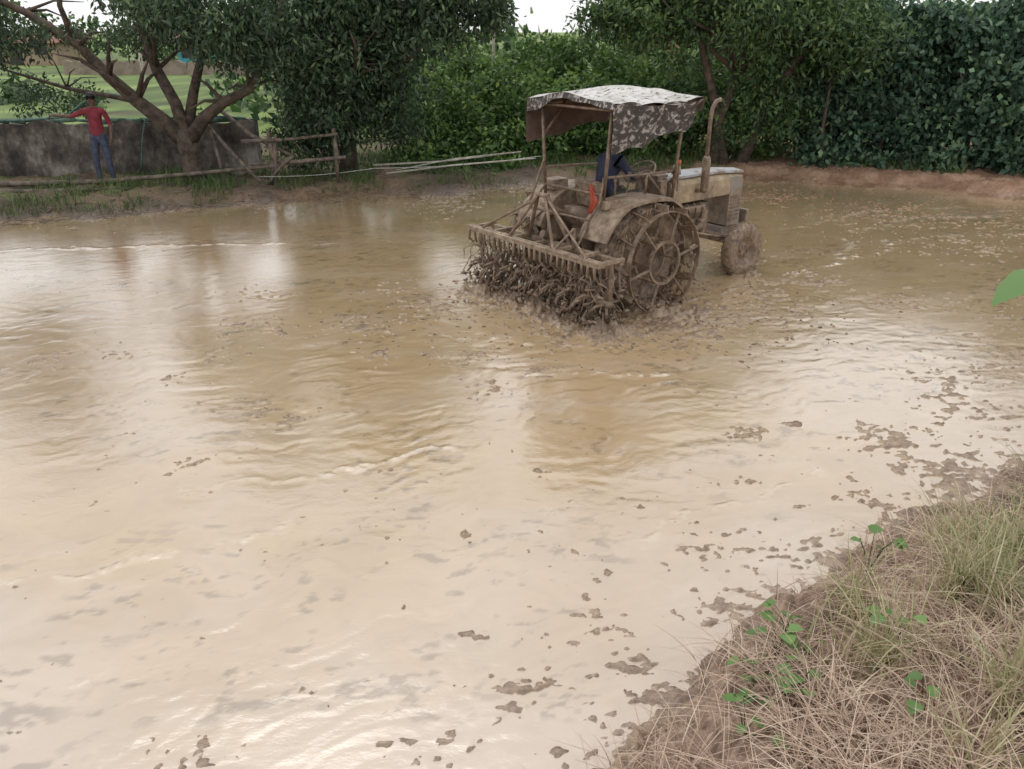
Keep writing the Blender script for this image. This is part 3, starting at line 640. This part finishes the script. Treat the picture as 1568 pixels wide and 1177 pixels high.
m.tube([(1.55,-.19,.62),(1.55,-.27,.62)],.055,12); m.tube([(1.1,-.19,.6),(1.1,-.29,.6)],.04,12); m.obj('engine_fittings',m_steel,tr,True)
def loft(secs,name,mat,parent,close=True,smooth=True):
    n=len(secs[0]); vs=[v for s in secs for v in s]; fs=[]
    for i in range(len(secs)-1):
        for k in range(n-(0 if close else 1)): k2=(k+1)%n; fs.append((i*n+k,i*n+k2,(i+1)*n+k2,(i+1)*n+k))
    if close: fs.append(tuple(range(n))[::-1]); fs.append(tuple((len(secs)-1)*n+k for k in range(n)))
    return MB().add(vs,fs).obj(name,mat,parent,smooth)
def hs(x,w,z0,z1,r=.07):
    return [(x,-w,z0),(x,-w,z1-r),(x,-w+r*.3,z1-r*.35),(x,-w+r,z1),(x,0,z1+.015),(x,w-r,z1),(x,w-r*.3,z1-r*.35),(x,w,z1-r),(x,w,z0)]
loft([hs(.92,.25,.98,1.27),hs(1.5,.24,.98,1.27),hs(2.1,.22,.98,1.25),hs(2.42,.21,.98,1.22)],'hood_side',m_hood,tr,smooth=False)
def strip(x,w,z): return [(x,-w,z-.03),(x,-w,z),(x,0,z+.02),(x,w,z),(x,w,z-.03)]
loft([strip(.9,.2,1.31),strip(1.5,.2,1.31),strip(2.1,.185,1.29),strip(2.46,.17,1.255)],'hood_top_panel',m_blue,tr,smooth=False)
loft([[(x,-.22,.55),(x,-.22,1.2),(x,0,1.24),(x,.22,1.2),(x,.22,.55)] for x in (2.14,2.40)],'nose',m_grey,tr,smooth=False)
m=MB()
for i in range(9): m.box((2.412,0,.64+i*.055),(.02,.36,.018))
for s in (-1,1): m.tube([(2.40,s*.12,1.12),(2.44,s*.12,1.12)],.055,14)
for i in range(7): m.box((2.27,-.228,.64+i*.05),(.2,.012,.014))
m.obj('grille_and_headlamps',m_iron,tr)
MB().box((2.32,0,.46),(.4,.32,.14)).box((2.55,0,.62),(.06,.5,.22)).box((2.48,.0,.5),(.2,.12,.08)).obj('front_support',m_grey,tr,bevel=.015)
m=MB(); m.box((2.05,0,.40),(.12,.98,.1)); 
for s in (-1,1): m.tube([(2.05,s*.47,.55),(2.05,s*.47,.26)],.035,8); m.tube([(2.05,s*.47,.30),(2.05,s*.6,.30)],.03,8); m.tube([(1.95,s*.45,.45),(1.2,s*.28,.62),(.75,s*.25,.75)],.018,6)
m.obj('front_axle',m_iron,tr,bevel=.008)
for s in (-1,1):
    secs=[]
    for i in range(15):
        a=R(12+i*10.4); r_=.74; x=math.cos(a)*r_*1.05; z=WZ+math.sin(a)*r_
        if z>WZ+.66: z=WZ+.66+(z-WZ-.66)*.4
        secs.append([(x,s*.34,z),(x,s*.80,z),(x,s*.80,z-.04),(x*.985,s*.79,z-.015),(x*.985,s*.34,z-.015)])
    loft(secs,'rear_fender',m_fend,tr,smooth=False)
    m=MB(); vs=[];n_=15
    for i in range(n_):
        a=R(12+i*10.4); x=math.cos(a)*.76; z=min(WZ+math.sin(a)*.72,WZ+.68); vs+= [(x,s*.345,z),(x*.8,s*.345,max(.62,z-.5))]
    m.add(vs,[(2*i,2*i+1,2*i+3,2*i+2) for i in range(n_-1)]); m.obj('fender_inner_plate',m_fend,tr)
MB().box((.5,0,.82),(.62,.66,.03)).box((.82,0,1.08),(.12,.44,.42)).box((.86,0,1.3),(.2,.3,.1)).obj('platform_and_dash',m_iron,tr,bevel=.01)
m=MB(); m.box((-.02,0,1.02),(.42,.44,.09)); m.box((-.24,0,1.22),(.07,.44,.34),(0,R(-12),0)); m.box((-.02,0,.92),(.2,.2,.14)); m.obj('driver_seat',m_rub,tr,bevel=.03)
m=MB(); sc_=Vector((.60,0,1.40)); ax=Vector((-.5,0,.85)).normalized(); u1=Vector((0,1,0)); v1=ax.cross(u1); pts=[sc_+(u1*math.cos(a)+v1*math.sin(a))*.2 for a in [2*math.pi*i/24 for i in range(25)]]
m.tube(pts,.014,6,cap=False); m.tube([sc_,sc_-ax*.3],.02,8)
for i in range(3): a=2*math.pi*i/3; m.tube([sc_,sc_+(u1*math.cos(a)+v1*math.sin(a))*.2],.008,6)
m.obj('steering_wheel',m_iron,tr,True)
m=MB()
for q in [[(.35,-.18,.8),(.4,-.2,1.25)],[(.45,.1,.8),(.42,.12,1.2)],[(-.1,-.3,.9),(-.15,-.33,1.4)],[(.0,-.34,1.1),(.05,-.36,1.45)]]: m.tube(q,.011,6); m.tube([Vector(q[1]),Vector(q[1])+Vector((0,0,.04))],.022,8)
m.obj('levers',m_iron,tr)
m=MB(); m.tube([(1.42,-.2,1.1),(1.42,-.33,1.12),(1.42,-.36,1.2)],.025,8); m.tube([(1.42,-.36,1.1),(1.42,-.36,1.14),(1.42,-.36,1.52),(1.42,-.36,1.56)],[.03,.052,.052,.03],12)
m.tube([(1.42,-.36,1.54),(1.42,-.36,2.0),(1.44,-.36,2.13),(1.5,-.36,2.2),(1.58,-.36,2.22)],.026,10); m.obj('exhaust_pipe',m_steel,tr,True)
m=MB(); m.tube([(.98,-.22,1.2),(.98,-.26,1.38),(1.02,-.26,1.44)],[.035,.035,.03],10); m.tube([(.98,-.26,1.36),(.98,-.26,1.47)],[.06,.045],12); m.obj('air_precleaner',m_fend,tr,True)
m_or=simple('orange_lens',(.5,.1,.02),(.6,.16,.03),8,.3); MB().tube([(.8,-.45,1.52),(.8,-.45,1.57)],[.025,.02],10).obj('indicator_lamp',m_or,tr,True)
MB().tube([(.8,-.45,1.2),(.8,-.45,1.52)],.01,6).obj('lamp_stalk',m_iron,tr)
MB().box((-.42,-.52,1.2),(.22,.12,.1)).box((-.3,.55,1.28),(.25,.2,.12)).obj('toolbox',m_fend,tr,bevel=.01)
m_cloth=simple('orange_red_cloth',(.36,.05,.025),(.48,.11,.06),10,.9)
m=MB(); vs=[];fs=[]
for i in range(7):
    for j in range(9): vs.append((-.62+.025*math.sin(i*1.9+j*.4)+.01*j/8,-.40-.018*i*(.35+.65*math.sin(.4+j*.33))+.01*math.sin(j),1.42-.04*j))
for i in range(6):
    for j in range(8): fs.append((i*9+j,i*9+j+1,(i+1)*9+j+1,(i+1)*9+j))
m.add(vs,fs); m.obj('hanging_cloth',m_cloth,tr,True)
m=MB(); PZ=2.22
posts=[((-.50,-.5,1.18),(-.50,-.58,PZ)),((-.50,.5,1.18),(-.5,.58,PZ)),((.70,-.46,1.1),(.66,-.58,PZ)),((.70,.46,1.1),(.66,.58,PZ))]
for a,b_ in posts: m.tube([a,b_],.02,8)
for a,b_ in [((-.55,-.62,PZ),(.78,-.62,PZ)),((-.55,.62,PZ),(.78,.62,PZ)),((-.55,-.62,PZ),(-.55,.62,PZ)),((.78,-.62,PZ),(.78,.62,PZ)),((.1,-.62,PZ),(.1,.62,PZ)),
   ((-.5,-.5,1.3),(-.5,.5,1.3)),((-.5,-.52,1.5),(.68,-.47,1.45)),((-.5,.52,1.5),(.68,.47,1.45)),((-.5,-.5,1.5),(-.62,-.55,1.18)),((-.5,-.56,1.85),(-.15,-.58,PZ)),((-.5,.56,1.85),(-.15,.58,PZ)),((.2,-.48,1.22),(.2,-.49,1.48)),((.2,-.49,1.48),(.5,-.48,1.2)),
   ((-.5,.5,1.3),(-.75,.5,1.05)),((-.5,-.5,1.3),(-.7,-.5,1.05)),((-.75,.5,1.05),(-.7,-.5,1.05)),((-.5,.52,1.62),(-.8,.45,1.1))]: m.tube([a,b_],.015,8)
m.obj('canopy_frame',m_steel,tr,True)
def cloth(name,thr,white,top=False):
    mc,nt,p=newmat(name)
    n=noise(nt,11,5,.6,sc=((1,2.3,1.6),.6),dist=.6); r=ramp(nt,[(thr-.09,(.05,.04,.035)),(thr-.03,(.12,.10,.09)),(thr+.02,white),(thr+.2,tuple(min(.8,c*1.25) for c in white))]); nt.links.new(n,r.inputs[0])
    n2=noise(nt,2.5,4); r2=ramp(nt,[(.35,(.55,.5,.45)),(.6,(1,1,1))]); nt.links.new(n2,r2.inputs[0])
    nt.links.new(mix(nt,.7,r.outputs[0],r2.outputs[0],'MULTIPLY'),p.inputs['Base Color']); p.inputs['Roughness'].default_value=.6; nt.links.new(bump(nt,noise(nt,7,4),.6,.03),p.inputs['Normal']); return mc
mc_top=cloth('peeling_canopy_cloth',.42,(.52,.51,.49)); mc_flap=cloth('peeling_flap_cloth',.57,(.38,.35,.33))
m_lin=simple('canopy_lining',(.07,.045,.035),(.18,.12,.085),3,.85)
def cz_(x,y): return 2.27+.10*(1-(y/.72)**2)+.03*math.sin(x*5+.6)*math.cos(y*3)+.02*math.sin(x*9+y*7)
def sheet(name,fn,nu,nv,mat,th=0):
    vs=[fn(i/nu,j/nv) for i in range(nu+1) for j in range(nv+1)]; fs=[(i*(nv+1)+j,(i+1)*(nv+1)+j,(i+1)*(nv+1)+j+1,i*(nv+1)+j+1) for i in range(nu) for j in range(nv)]
    return MB().add(vs,fs).obj(name,mat,tr,True)
cx0,cx1,cy=-.60,.84,.72
sheet('canopy_top',lambda u,v:(cx0+(cx1-cx0)*u,-cy+2*cy*v,cz_(cx0+(cx1-cx0)*u,-cy+2*cy*v)),28,20,mc_top)
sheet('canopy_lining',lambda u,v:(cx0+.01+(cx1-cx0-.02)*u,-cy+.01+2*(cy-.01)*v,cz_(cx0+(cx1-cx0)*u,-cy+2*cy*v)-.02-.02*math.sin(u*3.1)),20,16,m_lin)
def flapR(s):
    def f(u,v):
        x=cx0+(cx1-cx0)*u; dep=(.50-.24*u+.03*math.sin(u*9)+.012*math.sin(u*23)); ins=.10*math.sin(v*1.6)*u
        return (x-(.03 if u<.1 else 0)-.12*v*(u>.8)*(u-.8)*5,s*(cy+.012*math.sin(u*17+v*3)-ins*.6),cz_(x,cy)-dep*v*1.0)
    return f
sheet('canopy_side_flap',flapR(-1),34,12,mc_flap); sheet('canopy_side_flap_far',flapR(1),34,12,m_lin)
def flapB(x0,dd):
    def f(u,v):
        y=-cy+2*cy*u; dep=dd*(.6+.5*abs(math.sin(u*8+1)))+(.22*max(0,(u-.55))); return (x0-.01*math.sin(u*20)-.02*v,y,cz_(x0,y)-dep*v)
    return f
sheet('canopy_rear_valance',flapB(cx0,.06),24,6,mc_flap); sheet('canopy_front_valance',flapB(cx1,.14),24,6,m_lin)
m=MB()
for s in (-1,1):
    m.tube([(-.1,s*.24,.45),(-.9,s*.42,.42)],.028,8); m.tube([(-.3,s*.22,.98),(-.62,s*.3,1.0)],.035,8); m.tube([(-.6,s*.3,1.0),(-.62,s*.34,.45)],.018,8)
    m.tube([(-.45,s*.34,1.15),(-.85,s*.5,.8)],.015,6)
m.tube([(-.35,0,.92),(-.98,0,1.2)],.028,8); m.tube([(-.3,0,.6),(-.85,0,.68)],.05,10)
m.box((-.38,0,.98),(.16,.4,.2)); m.obj('three_point_linkage',m_steel,tr,True)
imp=empty('puddler'); imp.parent=tr; imp.location=(0,.08,.04); BX=-1.08;BZ=.68;BL=1.20
m=MB(); m.box((BX,0,BZ),(.10,2*BL,.06)); m.box((BX+.34,0,BZ-.03),(.06,2*BL*.97,.06)); m.box((BX+.17,0,BZ-.045),(.045,2*BL*.97,.05))
for y in (-1.15,-.78,-.4,0,.4,.78,1.15): m.box((BX+.17,y,BZ+.003),(.40,.05,.045))
m.obj('main_frame',m_fend,imp,bevel=.006)
m=MB()
for s in (-1,1):
    m.tube([(BX+.3,s*.38,BZ),(BX+.18,s*.08,BZ+.55)],.024,8); m.tube([(BX,s*.42,BZ),(BX+.16,s*.07,BZ+.53)],.02,8); m.tube([(BX+.3,s*.42,BZ),(BX+.3,s*.42,BZ+.22)],.03,8)
    m.tube([(BX,s*.42,BZ+.02),(BX+.3,s*.42,BZ+.22)],.016,8); m.tube([(BX,s*.95,BZ+.03),(BX+.18,s*.10,BZ+.5)],.016,8)
    m.tube([(BX+.17,s*1.16,BZ),(BX+.17,s*1.18,.24)],.025,8)
m.tube([(BX+.18,-.1,BZ+.55),(BX+.18,.1,BZ+.55)],.03,8); m.tube([(BX+.18,0,BZ+.1),(BX+.4,0,BZ+.02)],.05,10)
m.obj('headstock',m_steel,imp,bevel=.004)
m=MB()
m.tube([(BX+.16,-BL,.22),(BX+.16,BL,.22)],.04,10)
for i in range(24):
    y=-1.14+i*2.28/23; j=random.uniform(-.02,.02)
    m.tube([(BX-.0,y,BZ+.03),(BX-.05,y,BZ-.03),(BX-.05+j,y,BZ-.13),(BX+.0,y+j,BZ-.18)],[.020,.020,.016,.008],6)
    m.tube([(BX+.34,y+.03,BZ-.04),(BX+.38,y+.03,BZ-.35),(BX+.28,y+.03+j,.06)],[.015,.014,.01],6)
    for k in range(4):
        a=k*math.pi/2+i*.55; m.tube([(BX+.16,y,.22),(BX+.16+math.cos(a)*.18,y,.22+math.sin(a)*.18),(BX+.16+math.cos(a+.35)*.25,y+.05,.22+math.sin(a+.35)*.25)],[.018,.017,.012],5)
m.obj('tines_and_rotor',m_mudc,imp,True)
m=MB()
for i in range(950):
    if i<600: c=(BX+random.uniform(-.12,.46),random.uniform(-1.2,1.2),random.uniform(-.02,.36)*random.random()**.8)
    else:
        a=random.uniform(3.2,6.3); c=(math.cos(a)*random.uniform(.45,.66),random.choice((-1,1))*random.uniform(.75,1.1),max(0,WZ+math.sin(a)*.6))
    s_=random.uniform(.008,.034); q=Vector((random.uniform(-1,1),random.uniform(-1,1),random.uniform(-1,.6))).normalized()*s_*1.5
    c=Vector(c); m.tube([c-q,c-q*.35,c+q*.4,c+q],[s_*.25,s_*.8,s_*.7,s_*.2],7,wob=.4)
for i in range(520):
    c=Vector((BX+random.uniform(-.15,.45),random.uniform(-1.22,1.22),random.uniform(.05,.58))); d=Vector((random.uniform(-.12,.12),random.uniform(-.12,.12),-random.uniform(.05,.20)))
    m.tube([c,c+d*.6+Vector((random.uniform(-.03,.03),.01,0)),c+d],[.006,.005,.002],4)
for s in (-1,1):
    for i in range(150):
        a=random.uniform(0,6.28); c=Vector((math.cos(a)*.6,s*random.uniform(.78,1.05),WZ+math.sin(a)*.6)); d=Vector((random.uniform(-.06,.06),random.uniform(-.03,.03),-random.uniform(.03,.14))); m.tube([c,c+d],[.008,.003],4)
m.obj('caked_mud_clumps',m_mudc,imp,True)
dJ={'pelvis':(-.02,0,1.14),'waist':(0,0,1.28),'chest':(.05,0,1.50),'uchest':(.08,0,1.60),'neck':(.11,0,1.68),'head1':(.14,0,1.755),'head2':(.145,0,1.84),
 'Lsh':(.08,.175,1.59),'Lel':(.25,.23,1.38),'Lwrist':(.47,.17,1.42),'Rsh':(.08,-.175,1.59),'Rel':(.25,-.23,1.38),'Rwrist':(.47,-.17,1.42),
 'Lhip':(.06,.1,1.12),'Lkn':(.48,.17,1.18),'Lan':(.60,.17,.93),'Lto':(.74,.17,.87),'Rhip':(.06,-.1,1.12),'Rkn':(.48,-.17,1.18),'Ran':(.60,-.17,.93),'Rto':(.74,-.17,.87)}
r2_=dict(rad); r2_['pelvis']=(.12,.15); E2=list(BE)
add_hand(dJ,E2,r2_,'L',dJ['Lwrist'],(1,0,.1),(0,1,0),(0,0,-1),.8); add_hand(dJ,E2,r2_,'R',dJ['Rwrist'],(1,0,.1),(0,-1,0),(0,0,-1),.8)
person('driver',dJ,E2,r2_,REG,[skin,navy,trous,hair],(0,0,0),0,parent=tr,head=(.145,0,1.825),face=(1,0,0))

m=MB()
for i in range(1100):
    if i<850: x=random.gauss(1.1,1.3); y=random.gauss(8.8,.7); s_=random.uniform(.005,.022)
    else: x=random.uniform(-6,7); y=random.uniform(2.7,11)**1.0; s_=random.uniform(.002,.006)
    if y>10.3 and i<850: continue
    a=random.uniform(0,6.28); dx,dy=math.cos(a)*s_*1.3,math.sin(a)*s_*1.3
    m.tube([(x-dx,y-dy,.0),(x-dx*.3,y-dy*.3,s_*.2),(x+dx*.4,y+dy*.4,s_*.2),(x+dx,y+dy,.0)],[s_*.2,s_*.6,s_*.55,s_*.15],6,wob=.4)
m.obj('mud_clods',m_mudc,None,True)

# ---------------------------------------------------------------- light
w=bpy.data.worlds.new('World'); scene.world=w; w.use_nodes=True; nt=w.node_tree; bg=nt.nodes['Background']
sky=N(nt,'ShaderNodeTexSky',sky_type='NISHITA'); sky.sun_disc=False; sky.sun_elevation=R(62); sky.sun_rotation=R(-25); sky.dust_density=4
hs_=N(nt,'ShaderNodeHueSaturation'); hs_.inputs['Saturation'].default_value=.3; hs_.inputs['Value'].default_value=1.5
nt.links.new(sky.outputs[0],hs_.inputs['Color'])
tc=N(nt,'ShaderNodeTexCoord'); cn=N(nt,'ShaderNodeTexNoise'); cn.inputs['Scale'].default_value=2.2; cn.inputs['Detail'].default_value=3; nt.links.new(tc.outputs['Generated'],cn.inputs['Vector'])
cr_=ramp(nt,[(.3,(8.3,8.3,8.5)),(.7,(11.2,11.1,11.0))]); nt.links.new(cn.outputs['Fac'],cr_.inputs[0])
nt.links.new(mix(nt,.85,hs_.outputs[0],cr_.outputs[0]),bg.inputs[0]); bg.inputs[1].default_value=.125
sl=bpy.data.lights.new('sun','SUN'); sl.energy=.5; sl.angle=R(25); sl.color=(1,.97,.92); so=bpy.data.objects.new('sun',sl); scene.collection.objects.link(so)
el,az=R(62),R(-25); dv=Vector((math.sin(az)*math.cos(el),math.cos(az)*math.cos(el),math.sin(el))); so.rotation_euler=dv.to_track_quat('Z','Y').to_euler()
cam=bpy.data.cameras.new('camera'); co=bpy.data.objects.new('camera',cam); scene.collection.objects.link(co); scene.camera=co
co.location=(0,0,3); co.rotation_euler=(R(90-23.8),0,0); cam.sensor_width=36; cam.lens=28.24; cam.clip_end=3000; cam.clip_start=.05
scene.view_settings.view_transform='Standard'; scene.view_settings.look='None'; scene.view_settings.exposure=0
